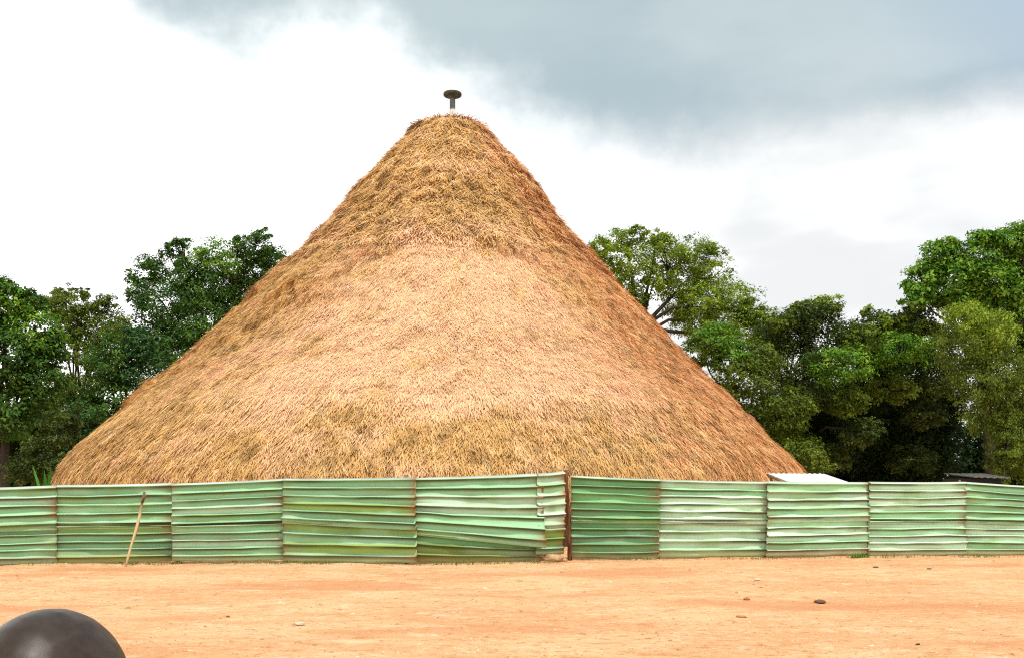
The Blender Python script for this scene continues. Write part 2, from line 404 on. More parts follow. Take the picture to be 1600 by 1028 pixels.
def build_house():
    root = empty('thatched_house', (-2.9, RL, 0), 'huge conical grass thatched round house behind the green fence', 'house')
    # skin of the roof
    th = np.concatenate([np.linspace(-2.0, 2.0, 1100), np.linspace(2.0, 2*np.pi-2.0, 160)[1:-1]])
    s = np.linspace(0, SMAX, 480)
    TH, SS = np.meshgrid(th, s, indexing='ij'); TH = TH.ravel(); SS = SS.ravel()
    p, nrm, dn, h1 = roof_point(TH, SS)
    col = thatch_colour(TH, SS, rng.random(len(TH)), rng.random(len(TH)))*.8
    g = Geo(); g.add(p, grid_faces(len(th), len(s), True)[:, ::-1], col)
    # straw: thick over the side that can be seen, sparser round the back
    def straw(n, t0, t1, s0, s1, len_, wid, jumble, lift):
        u = rng.random(n); sa = np.sqrt(s0**2+u*(s1**2-s0**2)); t = t0+(t1-t0)*rng.random(n)
        q, nn, dd, h = roof_point(t, sa, .01)
        cap = sstep(h, -.2, .5); zz = prof(sa)[0]; eave = sstep(zz, 4.4, 2.4)
        side = unit(np.cross(nn, dd))
        k = jumble*(.55+.5*cap+.3*eave)
        d = unit(dd+side*(rng.normal(size=n)*.30*k)[:, None]+nn*(np.abs(rng.normal(size=n))*.11*k+.02)[:, None])
        L = len_*(.5+rng.random(n)); W = wid*(.6+.8*rng.random(n))
        L = np.where(sa+L > SMAX+.1, L*.6, L)
        wd = unit(np.cross(d, nn)+nn*(rng.normal(size=n)*.2)[:, None])
        V, F = blades(q+nn*(rng.random(n)*lift)[:, None], d, wd, L, W)
        C = np.repeat(thatch_colour(t, sa, rng.random(n), rng.random(n)), 4, 0)
        g.add(V, F, C)
    straw(420000, -1.75, 1.75, .3, SMAX, .13, .018, 1.7, .04)
    straw(30000, -1.75, 1.75, .3, SMAX, .2, .022, 1.9, .07)
    straw(30000, -1.7, 1.7, .5, 9.5, .26, .03, 2.0, .12)
    straw(50000, -1.6, 1.6, SMAX-4.2, SMAX-.2, .24, .022, 1.3, .10)
    straw(26000, 1.75, 2*np.pi-1.75, .3, SMAX, .6, .07, 1, .06)
    # loose tufts standing out along the ragged layer edges and round the rim of the top
    def tuft(t, sa, n, spread, L):
        tt = t+rng.normal(size=n)*spread/np.maximum(prof(sa)[1], .8); ss = np.clip(sa+rng.normal(size=n)*spread*.5, 0, SMAX)
        q, nn, dd, h = roof_point(tt, ss, .02); side = unit(np.cross(nn, dd))
        d = unit(dd*.9+side*(rng.normal(size=n)*.5)[:, None]+nn*(rng.normal(size=n)*.16+.14)[:, None])
        V, F = blades(q, d, unit(np.cross(d, nn)), L*(.5+rng.random(n)), np.full(n, .03))
        g.add(V, F, np.repeat(thatch_colour(tt, ss, rng.random(n), rng.random(n))*.9, 4, 0))
    for _ in range(300):
        t = rng.uniform(-1.5, 1.5); sa = rng.uniform(1.5, 9)
        tuft(t, np.array([sa])[0], 22, .18, .24)
    for _ in range(260):
        t = rng.uniform(-1.5, 0.2); tuft(t, rng.uniform(8, 15), 20, .2, .3)
    for _ in range(60):
        tuft(rng.uniform(-1.7, 1.7), 1.6, 20, .15, .3)
    for _ in range(16):
        tuft(-1.3+rng.normal()*.16, 1.42, 46, .16, .42)
    roof = link('roof', g.mesh('roof'), M['thatch'], root)
    # pottery pinnacle
    f = Vector((-2.44, RL, 16.72))
    V, F = lathe_geo([(0, .50), (.115, .48), (.12, .62), (.125, .95), (.13, .98)], f, 20)
    fin = link('finial', np_mesh('finial', *lathe_geo([(.17, .0), (.15, .12), (.125, .34), (.12, .42), (.118, .84), (.14, .93), (.30, .955), (.35, .975), (.375, 1.0), (.378, 1.07), (.365, 1.10), (.2, 1.115), (.001, 1.12)], f, 28), None, True), M['stem'], root)
    me = fin.data; me.materials.append(M['clay']); me.materials.append(M['cement'])
    for pl in me.polygons:
        z = pl.center.z+0-(f.z-0)
        pl.material_index = 1 if z > .86 else (2 if z < .46 else 0)
    # low reed wall hidden in the shade of the eave
    thw = np.linspace(0, 2*np.pi, 180, endpoint=False)
    rr = 13.2+.03*np.sin(thw*90); zz = np.array([-.05, .6, 1.2, 1.9])
    V = np.stack([np.broadcast_to((-2.9+rr*np.sin(thw))[:, None], (180, 4)), np.broadcast_to((RL-rr*np.cos(thw))[:, None], (180, 4)), np.broadcast_to(zz, (180, 4))], -1).reshape(-1, 3)
    link('wall', np_mesh('wall', V, grid_faces(180, 4, True)), M['reed'], root)
build_house()

# ------------------------------------------------------------------ fence of corrugated sheets
def D_of(yb): return 2560.0/(yb-HY)
MINT = np.array([.345, .60, .345]); PALE = np.array([.58, .80, .58]); OLIVE = np.array([.28, .41, .12]); DEEP = np.array([.16, .33, .15]); GREYB = np.array([.34, .33, .25]); RUST = np.array([.30, .12, .045])

def sheet_mesh(name, A, B, za, zb, ribs, seed, palette, bulge=None, nu=40, depth=.085, front=0.0, sag=.02, left_rust=.5):
    """A, B: ends on the ground (x, y); za, zb: (bottom, top) heights at the two ends"""
    A = np.array(A, float); B = np.array(B, float); L = np.hypot(*(B-A)); t = (B-A)/L; nrm = np.array([t[1], -t[0]])
    if nrm[1] > 0: nrm = -nrm
    # one pitch: pan, rise, crest, fall (fractions of the pitch)
    pit = [(0, .0), (.28, .10), (.58, .0), (.69, .92), (.735, 1.0), (.79, .95), (.86, .15)]
    v = np.array([(k+f)/ribs for k in range(ribs) for f, _ in pit]+[1.0]); hgt = np.array([h for k in range(ribs) for _, h in pit]+[.0])
    v = np.concatenate([v[:-2], [1-.035/(za[1]-za[0]), 1.0]]); hgt[-2:] = [.9, -.35]
    pan = np.array([k for k in range(ribs) for _ in pit]+[ribs-1]); where = np.array([f for k in range(ribs) for f, _ in pit]+[1.])
    u = np.linspace(0, 1, nu); U, Vv = np.meshgrid(u, v, indexing='ij')
    q = np.stack([U*L*.7+seed*13.7, Vv*2.2, U*0+seed], -1)
    Zb = za[0]+(zb[0]-za[0])*U; Zt = za[1]+(zb[1]-za[1])*U
    warp = (fbm(np.stack([U*L*.9+seed*3.1, pan[None]*1.7+U*0, U*0+seed*5], -1), 3, 41)-.5)*.075*np.sin(np.pi*np.clip(Vv, 0, 1))
    Z = Zb+(Zt-Zb)*Vv+warp-sag*np.sin(np.pi*U)*(.6+.4*Vv)*.5
    amp = .75+.5*vnoise(np.stack([U*2.2+seed, pan[None]*3.1+U*0, U*0+seed], -1), 4)
    off = hgt[None]*depth*amp+(fbm(q, 3, 11)-.5)*.14+(fbm(q*3, 2, 13)-.5)*.035
    off = off+(vnoise(np.stack([U*1.2+seed*7, pan[None]*5.3+U*0, U*0], -1), 6)-.5)*.06*(where[None] > .1)*(where[None] < .66)
    if bulge: off = off+bulge(U, Vv)
    X = A[0]+(B[0]-A[0])*U+nrm[0]*(off+front); Y = A[1]+(B[1]-A[1])*U+nrm[1]*(off+front)
    V = np.stack([X, Y, Z], -1).reshape(-1, 3)
    r = np.random.default_rng(seed+100)
    pw = r.random((ribs, 2)); C = np.zeros((nu, len(v), 3))
    base = palette[r.integers(0, len(palette), ribs)]
    C[:] = base[pan][None]
    n = fbm(np.stack([U*L*1.1+seed*2.3, pan[None]*2.7+U*0, U*0+3], -1), 4, 19)
    C = C+(OLIVE-C)*(sstep(n, .58, .68)*.4)[..., None]+(0)
    n2 = fbm(np.stack([U*L*1.3+seed*4.3, pan[None]*3.7+U*0, U*0+8], -1), 3, 23)
    C = C+(PALE-C)*(sstep(n2, .60, .72)*.25)[..., None]
    C = C+(GREYB-C)*(sstep(n2, .34, .25)*.25)[..., None]
    C[:, -2:] = np.array([.55, .60, .50])*(.8+.4*vnoise(np.stack([u*L*2+seed, u*0, u*0], -1), 2))[:, None, None]  # top rows paled: light on the lip painted into the colour
    # shade under each crest painted into the colour along with grime, rust that starts at the nailed ends
    shade_grime = ((where > .55) & (where < .72)).astype(float)[None]*(.35+.65*sstep(fbm(q*np.array([1.5, 4, 1]), 3, 3), .25, .6))
    C = C+(np.array([.055, .075, .02])-C)*(shade_grime*.92)[..., None]
    splash = sstep(.22+.12*vnoise(q*4, 9)-Z, 0, .22)
    C = C+(np.array([.46, .32, .18])-C)*(splash*.3)[..., None]
    end = np.exp(-U*L/.10)*left_rust+np.exp(-(1-U)*L/.14)
    C = C+(RUST-C)*np.clip(end*sstep(fbm(q*np.array([2., 5, 1]), 3, 71), .42, .62)*.9, 0, 1)[..., None]
    return np_mesh(name, V, grid_faces(nu, len(v)), C.reshape(-1, 3))

PAL = {'dark': np.array([OLIVE*.8, OLIVE*.65, DEEP*1.2]), 'mint': np.array([MINT, MINT*.92, MINT*1.1, PALE*.85, MINT, MINT*.85]),
       'pale': np.array([PALE, PALE*.95, MINT*1.25, PALE*.9, PALE*1.08]), 'deep': np.array([DEEP*1.3, DEEP*1.5, DEEP*1.15, MINT*.6]), 'olive': np.array([MINT*.8, OLIVE*1.1, MINT*.88, OLIVE*.95])}

def pt(px, yb): D = D_of(yb); return ((px-800)/FPX*D, D)
def zt(py, yb): return EYE+(HY-py)/FPX*D_of(yb)

def thicken(o, t=.003):
    m = o.modifiers.new('thickness', 'SOLIDIFY'); m.thickness = t; m.offset = -1
    return o

def build_fence(name, label, panels, posts, seed0):
    (x0, y0t, y0b) = panels[0]['l']; A = pt(x0, y0b)
    root = empty(name, (A[0], A[1], 0), label, 'fence', 'corrugated sheet fence')
    for k, p in enumerate(panels):
        (xa, ta, ba), (xb, tb, bb) = p['l'], p['r']; A, B = pt(xa, ba), pt(xb, bb)
        za, zb = zt(ta, ba), zt(tb, bb); sp = p.get('split', .46); g = p.get('gap', (0.02, .02))
        n = p.get('ribs', (6, 5)); fr = .03*(k % 2); pal = PAL[p.get('pal', 'mint')]; pal2 = PAL[p.get('pal2', p.get('pal', 'mint'))]
        sa, sb = p.get('splits', (sp, sp))
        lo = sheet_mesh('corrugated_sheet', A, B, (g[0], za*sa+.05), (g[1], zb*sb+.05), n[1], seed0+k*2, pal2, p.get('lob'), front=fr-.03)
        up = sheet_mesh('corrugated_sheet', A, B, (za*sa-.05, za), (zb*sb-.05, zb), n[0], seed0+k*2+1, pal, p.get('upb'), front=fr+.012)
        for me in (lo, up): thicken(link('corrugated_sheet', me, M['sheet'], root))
        # folded bright cap edge at the top of the panel
    for (px, yb, ytop, r) in posts:
        x, y = pt(px, yb); y += .30; h = zt(ytop, yb)
        n = 7; z = np.linspace(-.05, h, n); w = (rng.random((n, 2))-.5)*.035
        V, F = tube_geo(np.stack([x+w[:, 0], y+w[:, 1]*.5, z], -1), np.full(n, r)*(1-.15*np.linspace(0, 1, n)), 9, .15, int(px) % 50)
        link('post', np_mesh('post', V, F, None, True), M['post'], root)
    return root

hang = lambda a: (lambda U, V: a*(1-V)**2*(.3+.7*U))
build_fence('corrugated_fence', 'long pale green corrugated sheet fence, left run ending at the rusty gate post', [
    dict(l=(-280, 768, 887), r=(-90, 763, 884), pal='mint'),
    dict(l=(-94, 763, 884), r=(89, 757.5, 880), pal='mint', ribs=(5, 5), upb=hang(.06)),
    dict(l=(87, 757, 880), r=(271, 754, 877), pal='mint', pal2='olive', ribs=(5, 5)),
    dict(l=(269, 755, 880), r=(447, 747, 878), pal='mint', pal2='mint', gap=(.05, .06), upb=lambda U, V: .05*np.exp(-((V-.1)/.1)**2)*np.exp(-U*5)),
    dict(l=(443, 747, 879), r=(651, 745, 881), pal='olive', pal2='olive', ribs=(6, 4), splits=(.50, .42), upb=hang(.14)),
    dict(l=(647, 746, 880), r=(848, 738.5, 877), pal='mint', pal2='dark', ribs=(7, 3), splits=(.36, .19), upb=lambda U, V: .26*(1-V)**2*U**2, lob=lambda U, V: -.08*U**2, gap=(.02, .03)),
    dict(l=(838, 739, 877.5), r=(881, 735.5, 876), pal='pale', pal2='olive', ribs=(6, 3), splits=(.36, .36), gap=(.16, .16)),
], [(2, 882, 764, .05), (91, 880, 759, .05), (180, 878, 758, .045), (272, 878, 757, .05), (360, 878, 755, .045), (452, 879, 745.5, .05), (545, 880, 749, .045), (633, 881, 741, .06), (760, 879, 745, .045)], 10)
build_fence('corrugated_fence', 'pale green corrugated sheet fence, right run starting with the darkest sheets', [
    dict(l=(892, 742, 873), r=(1030, 748, 872), pal='deep', pal2='deep', ribs=(6, 5)),
    dict(l=(1028, 748, 871), r=(1199, 752, 869), pal='pale', pal2='pale', ribs=(6, 4)),
    dict(l=(1198, 751, 870), r=(1358, 752.5, 868), pal='pale', pal2='pale', ribs=(5, 5), splits=(.48, .50), upb=lambda U, V: .07*(1-V)**3, gap=(.02, .05)),
    dict(l=(1356, 752, 868), r=(1508, 752, 867), pal='pale', pal2='pale', ribs=(6, 5)),
    dict(l=(1506, 752, 867), r=(1692, 763, 866), pal='mint', pal2='pale', ribs=(6, 5)),
    dict(l=(1690, 763, 866), r=(1880, 766, 866), pal='pale', ribs=(6, 5)),
], [(1032, 872, 749, .045), (1200, 869, 752, .05), (1359, 868, 753, .045), (1509, 867, 749, .03), (1690, 866, 763, .05), (1110, 870, 753, .04), (1440, 867, 754, .045)], 50)

def build_gate_post():
    x, y = pt(887, 874); h = zt(734, 874); n = 12; z = np.linspace(-.06, h, n)
    lean = np.linspace(-.04, .055, n)[::-1]
    V, F = tube_geo(np.stack([x+lean+(rng.random(n)-.5)*.018, np.full(n, y-.03), z], -1), np.linspace(.052, .040, n), 10, .16, 3)
    o = origin_at(link('gate_post', np_mesh('gate_post', V, F, None, True), M['redpost']), (x, y, 0))
    tag(o, 'slim rusty brown wooden post in the gap between the two fence runs', 'post')
build_gate_post()

def build_stick():
    ptsl = [(196, 883), (201, 866), (206, 848), (213, 826), (218, 806), (222, 785), (226, 768)]
    D0 = D_of(881.5)
    pts = [P(px, py, D0-.45+.42*k/6) for k, (px, py) in enumerate(ptsl)]
    pts[0].z = -.02
    g = Geo(); V, F = tube_geo(pts, [.024, .026, .024, .033, .028, .026, .025], 8, .3, 5)
    k = sstep(V[:, 2], 1.0, 1.35)[:, None]; g.add(V, F, np.array([.60, .44, .24])*(1-k)+np.array([.16, .11, .06])*k)
    a = pts[-2]; V, F = tube_geo([a, a+Vector((.05, -.03, .10)), a+Vector((.12, -.05, .17))], [.03, .026, .02], 7); g.add(V, F, (.14, .09, .05))
    o = origin_at(link('stick', g.mesh('stick', True), M['thatch']), pts[0])
    tag(o, 'pale crooked forked stick leaning on the green fence', 'stick')
build_stick()

# lean-to roof sheet and its shed just behind the fence
def build_lean_to():
    c = [P(1238, 754.5, 26.2), P(1330, 754, 26.2), P(1287, 739.3, 28.2), P(1198, 738.6, 28.2)]
    g = Geo(); nu, nv = 46, 12
    u = np.linspace(0, 1, nu); v = np.linspace(0, 1, nv); U, Vv = np.meshgrid(u, v, indexing='ij')
    a, b, cc, d = [np.array(x) for x in c]
    p = (1-U)[..., None]*((1-Vv)[..., None]*a+Vv[..., None]*d)+U[..., None]*((1-Vv)[..., None]*b+Vv[..., None]*cc)
    p[..., 2] += .012*np.sin(U*2*np.pi*11)
    root = empty('lean_to', (float(a[0]+.6), 27.2, 0), 'small lean-to with white roof sheet sloping down behind the fence', 'shelter')
    o = link('roof_sheet', np_mesh('roof_sheet', p.reshape(-1, 3), grid_faces(nu, nv), None, True), M['white'], root); thicken(o, .02)
    for q in (a+[.1, .1, 0], b-[.1, -.1, 0], cc-[.1, .1, 0], d+[.1, -.1, 0]):
        V, F = tube_geo([(q[0], q[1], -.05), (q[0]+.01, q[1], q[2]*.5), (q[0], q[1], q[2]-.03)], [.04, .04, .035], 8)
        link('post', np_mesh('post', V, F, None, True), M['post'], root)
    V, F = tube_geo([tuple(d+[0, -.1, -.05]), tuple(a+[0, .1, -.05])], [.04, .04], 6); link('rafter', np_mesh('rafter', V, F), M['post'], root)
build_lean_to()

def build_dark_shed():
    Y = 40; a, b = P(1517, 744, Y), P(1580, 744, Y); back = P(1570, 739, Y+3).z
    root = empty('shed', ((a.x+b.x)/2, Y+1.5, 0), 'low dark shed with dull grey roof under the trees at far right', 'shed')
    p = np.array([[[a.x, Y, a.z], [a.x+.2, Y+3, back]], [[b.x, Y, b.z-.05], [b.x+.2, Y+3, back]]])
    u = np.linspace(0, 1, 30); U, Vv = np.meshgrid(u, np.linspace(0, 1, 5), indexing='ij')
    q = (1-U)[..., None]*((1-Vv)[..., None]*p[0, 0]+Vv[..., None]*p[0, 1])+U[..., None]*((1-Vv)[..., None]*p[1, 0]+Vv[..., None]*p[1, 1]); q[..., 2] += .02*np.sin(U*40)
    thicken(link('roof', np_mesh('roof', q.reshape(-1, 3), grid_faces(30, 5), None, True), M['grey'], root), .03)
    bm = bmesh.new()
    bmesh.ops.create_cube(bm, size=1, matrix=Matrix.Translation(((a.x+b.x)/2, Y+1.7, 1.02))@Matrix.Diagonal((b.x-a.x-.3, 2.5, 2.06, 1)))
    bmesh.ops.bevel(bm, geom=bm.edges[:], offset=.03, segments=1, affect='EDGES')
    me = bpy.data.meshes.new('wall'); bm.to_mesh(me); bm.free(); link('wall', me, M['trousers'], root)
build_dark_shed()

# ------------------------------------------------------------------ trees
GREEN = {'dark': [(.020, .052, .010), (.050, .125, .020), (.12, .23, .035)], 'bright': [(.040, .115, .012), (.10, .235, .02), (.25, .40, .05)],
         'olive': [(.045, .075, .010), (.095, .145, .016), (.19, .26, .035)], 'yellow': [(.075, .125, .010), (.17, .26, .02), (.35, .46, .055)],
         'blue': [(.018, .050, .016), (.038, .100, .028), (.08, .18, .05)], 'shade': [(.007, .016, .004), (.016, .036, .008), (.035, .068, .013)], 'dusky': [(.018, .032, .009), (.042, .072, .014), (.13, .17, .035)]}  # 'shade' puts the darkness under the crowns into the leaf colour

def foliage(g, c, r, n_cl, per, leaf, cols, rs, droop=.2, fill=.5):
    """leaf clumps through an ellipsoid: c centre, r (3 radii)"""
    c = np.array(c, float); r = np.array(r, float); cols = np.array(cols)
    d = unit(rs.normal(size=(n_cl, 3)))
    rad = fill+(1-fill)*rs.random(n_cl)**.6
    rad *= .72+.56*vnoise(d*1.9+rs.random()*50, 3)
    cc = c+d*rad[:, None]*r
    rc = (.20+.20*rs.random(n_cl))*np.minimum(r.mean(), 1.9)
    k = np.maximum((per*1.45*(.5+rs.random(n_cl))).astype(int), 4); idx = np.repeat(np.arange(n_cl), k); n = len(idx)
    o = unit(rs.normal(size=(n, 3)))*(rs.random(n)**.4)[:, None]; o[:, 2] *= .65
    base = cc[idx]+o*rc[idx][:, None]
    nrm = unit(o*.7+d[idx]*.45+np.array([0, 0, .8])+rs.normal(size=(n, 3))*.45)
    az = unit(rs.normal(size=(n, 3))); dirv = unit(np.cross(nrm, az)-np.array([0, 0, droop]))
    wd = unit(np.cross(dirv, nrm)); L = leaf*np.clip(np.exp(rs.normal(-.1, .38, n)), .35, 1.7)*.78; W = L*(.40+.25*rs.random(n))
    tip = base+dirv*L[:, None]; midp = base+dirv*(L*.45)[:, None]+nrm*(L*.08)[:, None]
    V = np.stack([base, midp+wd*W[:, None]/2, tip, midp-wd*W[:, None]/2], 1).reshape(-1, 3)
    m = np.clip(rs.random(n_cl)[idx]*.7+rs.random(n)*.4, 0, 1)     # each clump leans to its own shade
    lo = np.clip(m*2, 0, 1)[:, None]; hi = np.clip(m*2-1, 0, 1)[:, None]
    C = cols[0]+(cols[1]-cols[0])*lo; C = C+(cols[2]-C)*hi
    g.add(V, np.arange(n*4).reshape(n, 4), np.repeat(C*(.8+.4*rs.random((n, 1))), 4, 0))

def tree(name, label, cat, Y, trunk_px, blobs, cols, leaf=.2, dens=1.0, airy=1.0, seed=0, group='trees behind the fence', trunk_r=.22, droop=.2, fill=.5, stems=True, fork=.38, tdep=0, lstep=1):
    """blobs: (px, py, radius px across, radius px up, depth offset) of each lobe of the crown"""
    rs = np.random.default_rng(seed+500)
    bx = (trunk_px-800)/FPX*Y
    root = empty(name, (bx, Y, 0), label, cat, group)
    g = Geo(); w = Geo(); sc = Y/FPX
    top = max(P(b[0], b[1], Y).z for b in blobs); fz = max(.6, top*fork)
    n = 6; zz = np.linspace(-.1, fz, n); wob = np.cumsum((rs.random((n, 2))-.5)*.12*fz/3, 0)*np.linspace(0, 1, n)[:, None]
    tp = np.stack([bx+wob[:, 0], Y+tdep+wob[:, 1], zz], -1)
    V, F = tube_geo(tp, np.linspace(trunk_r*1.25, trunk_r*.8, n), 9, .12, seed); w.add(V, F)
    for bi, b in enumerate(blobs):
        px, py, rx = b[:3]; ry = b[3] if len(b) > 3 else rx; dy = b[4] if len(b) > 4 else rs.uniform(-.5, .5)*rx*sc
        cs = b[5] if len(b) > 5 else cols
        c = P(px, py, Y+dy); r = np.array([rx*sc, rx*sc*.9, ry*sc])
        area = 4*math.pi*r.mean()**2
        foliage(g, c, r, int(max(12, 2.6*area*dens/max(.5, r.mean()*.5))), int(40*airy*(.2/leaf)**.8*max(.7, r.mean()*.5)), leaf, GREEN[cs], rs, droop, fill)
        if bi % lstep: continue
        # a limb from the fork into the lobe, with twigs
        a = tp[-1]; q = np.array(c)-np.array([0, 0, r[2]*.1]); mid = a+(q-a)*.5+np.array([0, 0, .12*np.linalg.norm(q-a)])*(1 if q[2] > a[2] else -.2)
        m2 = (a+mid)/2+rs.normal(size=3)*.05*np.linalg.norm(q-a); m3 = (mid+q)/2+rs.normal(size=3)*.05*np.linalg.norm(q-a)
        r0 = trunk_r*.55*min(1, .5+r.mean()*.25)
        V, F = tube_geo([a, m2, mid, m3, q], [r0, r0*.8, r0*.62, r0*.45, r0*.25], 7, .1, seed); w.add(V, F)
        for _ in range(5):
            e = q+unit(rs.normal(size=3)+np.array([0, 0, .5]))*r*.8; hf = (q+e)/2+rs.normal(size=3)*.08*r.mean()
            V, F = tube_geo([m3 if rs.random() < .4 else q, hf, e], [r0*.3, r0*.2, r0*.07], 5); w.add(V, F)
    link('trunk', w.mesh('trunk', True), M['bark'], root)
    link('crown', g.mesh('crown'), M['leaf'], root)
    return root

tree('broad_tree', 'dense dark broadleaf tree cut by the left edge of the photo', 'tree', 50, 5,
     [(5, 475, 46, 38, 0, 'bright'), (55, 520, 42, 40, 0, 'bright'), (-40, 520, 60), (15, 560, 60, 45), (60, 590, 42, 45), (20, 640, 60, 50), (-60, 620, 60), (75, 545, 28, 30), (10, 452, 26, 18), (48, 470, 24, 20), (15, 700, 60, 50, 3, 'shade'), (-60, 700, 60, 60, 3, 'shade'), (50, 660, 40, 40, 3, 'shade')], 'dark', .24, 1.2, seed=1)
tree('feathery_tree', 'light olive feathery tree with sky gaps beside the dark left edge tree', 'tree', 62, 130,
     [(110, 478, 40, 28), (152, 505, 36, 36), (80, 482, 22, 24), (168, 474, 20, 18), (132, 545, 30, 30), (165, 575, 42, 40), (70, 550, 20, 40), (120, 625, 44, 40), (60, 660, 34, 40), (100, 455, 16, 12), (130, 458, 12, 12), (185, 520, 30, 34), (150, 670, 40, 40), (92, 600, 30, 36), (108, 515, 28, 22)], 'olive', .17, 1.2, 1.0, seed=2, droop=.5, fill=.3)
tree('tall_tree', 'tall airy topped green tree rising behind the roof left slope', 'tree', 64, 330,
     [(240, 420, 28, 26), (262, 392, 14, 12), (225, 462, 28, 30), (283, 380, 18, 10), (300, 430, 36, 34), (345, 408, 48, 34, 0, 'bright'), (330, 455, 62, 44), (395, 388, 32, 26), (425, 405, 26, 26), (400, 430, 44, 34), (270, 480, 54, 44), (240, 530, 54, 46), (330, 510, 64, 50), (208, 435, 14, 14), (410, 367, 16, 10), (375, 374, 14, 10), (280, 550, 60, 50), (380, 470, 50, 44), (285, 410, 10, 26)], 'dark', .19, 1.1, .95, seed=3, trunk_r=.3, fill=.35)
tree('shade_tree', 'dark blue green tree low behind the foot of the roof left slope', 'tree', 58, 170,
     [(180, 560, 46, 40, 0, 'dark'), (190, 625, 54, 46, 0, 'dark'), (150, 660, 54, 44), (235, 590, 44, 44), (120, 700, 44, 40), (215, 540, 34, 30), (80, 720, 44, 40)], 'blue', .22, 1.0, 1, seed=4, fill=.4)
tree('roadside_bush', 'dusky olive bush behind the fence left of the roof edge', 'bush', 44, 75,
     [(90, 670, 34, 32), (70, 710, 36, 36), (45, 735, 38, 26), (95, 725, 24, 26), (110, 650, 20, 20)], 'dusky', .14, 1.1, seed=5, group='bushes behind the fence', trunk_r=.06)
tree('branching_tree', 'light green spreading tree with visible forked limbs right of the roof', 'tree', 62, 1000,
     [(968, 375, 36, 22), (940, 392, 26, 20), (990, 412, 40, 24), (1040, 395, 44, 28), (1085, 400, 38, 30), (1060, 440, 46, 28), (1110, 430, 36, 36), (1150, 465, 40, 28), (1130, 500, 50, 30), (1175, 488, 22, 24), (1000, 360, 16, 12), (1118, 392, 16, 12), (1085, 505, 40, 30), (1060, 478, 34, 26), (975, 445, 30, 26), (1030, 372, 24, 14), (1190, 500, 26, 22), (1205, 520, 30, 20), (998, 468, 24, 18), (955, 418, 26, 20), (1030, 440, 30, 20), (1160, 520, 40, 30), (1100, 470, 40, 30)], 'yellow', .18, 1.0, .95, seed=6, trunk_r=.3, fill=.35, fork=.66, lstep=3)
tree('shrubby_tree', 'olive green shrubby tree against the right slope of the roof', 'tree', 54, 1160,
     [(1115, 530, 42, 28, 0, 'bright'), (1155, 590, 46, 36), (1190, 560, 34, 34), (1140, 560, 36, 24, 0, 'bright'), (1180, 640, 46, 40), (1210, 690, 46, 40), (1230, 640, 40, 40), (1095, 545, 30, 26), (1250, 720, 50, 40)], 'olive', .2, 1.1, seed=7)
tree('domed_tree', 'dark domed tree with pale tips beside the light green spreading tree', 'tree', 58, 1270,
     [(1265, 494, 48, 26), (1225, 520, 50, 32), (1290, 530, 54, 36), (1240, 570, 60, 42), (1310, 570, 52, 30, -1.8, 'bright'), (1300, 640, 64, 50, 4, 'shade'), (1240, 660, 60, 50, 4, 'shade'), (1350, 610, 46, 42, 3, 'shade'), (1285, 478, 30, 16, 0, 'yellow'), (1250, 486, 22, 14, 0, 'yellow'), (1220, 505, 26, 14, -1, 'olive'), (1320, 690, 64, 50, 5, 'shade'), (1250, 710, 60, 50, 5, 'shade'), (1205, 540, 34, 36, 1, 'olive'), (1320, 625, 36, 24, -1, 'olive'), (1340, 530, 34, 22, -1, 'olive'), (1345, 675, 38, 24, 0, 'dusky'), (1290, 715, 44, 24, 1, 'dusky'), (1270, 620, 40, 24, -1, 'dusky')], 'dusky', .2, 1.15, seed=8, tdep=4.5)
tree('wide_tree', 'dark wide tree with green tips below the tallest right tree', 'tree', 60, 1410,
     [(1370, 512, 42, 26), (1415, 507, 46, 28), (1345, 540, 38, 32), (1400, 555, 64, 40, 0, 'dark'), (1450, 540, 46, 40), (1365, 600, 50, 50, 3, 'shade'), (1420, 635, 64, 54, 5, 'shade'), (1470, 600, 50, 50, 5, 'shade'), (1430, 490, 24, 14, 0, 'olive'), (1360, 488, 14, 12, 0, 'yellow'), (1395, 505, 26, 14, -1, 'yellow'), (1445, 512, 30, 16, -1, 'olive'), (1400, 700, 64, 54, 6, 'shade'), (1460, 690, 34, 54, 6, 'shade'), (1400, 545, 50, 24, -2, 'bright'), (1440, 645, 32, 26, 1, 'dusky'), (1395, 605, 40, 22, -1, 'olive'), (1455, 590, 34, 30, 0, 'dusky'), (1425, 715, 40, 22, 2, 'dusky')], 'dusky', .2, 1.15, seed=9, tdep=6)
tree('leafy_tree', 'tallest bright green leafy tree at the right edge of the photo', 'tree', 58, 1550,
     [(1440, 438, 34, 28), (1470, 402, 36, 26), (1490, 438, 48, 36), (1535, 402, 48, 36), (1550, 448, 54, 44), (1590, 377, 38, 30), (1620, 410, 54, 48), (1600, 465, 54, 48), (1430, 462, 26, 20), (1680, 440, 60, 50), (1480, 382, 20, 12), (1545, 372, 20, 14), (1650, 360, 44, 34), (1570, 510, 60, 50, 1), (1500, 470, 44, 26), (1640, 540, 60, 60), (1700, 520, 60, 60)], 'bright', .26, 1.25, seed=10, trunk_r=.3, fork=.5)
tree('weeping_tree', 'rounded olive yellow small tree drooping in front of the tallest tree', 'tree', 48, 1570,
     [(1515, 500, 42, 32, -.4, 'yellow'), (1503, 542, 44, 40), (1548, 520, 40, 38, -.4, 'yellow'), (1525, 590, 44, 42), (1562, 580, 44, 44), (1545, 640, 40, 42), (1578, 630, 44, 44), (1578, 690, 30, 44), (1605, 600, 44, 54), (1562, 730, 20, 30), (1615, 700, 44, 54)], 'olive', .13, 1.3, seed=11, droop=.9, trunk_r=.14)
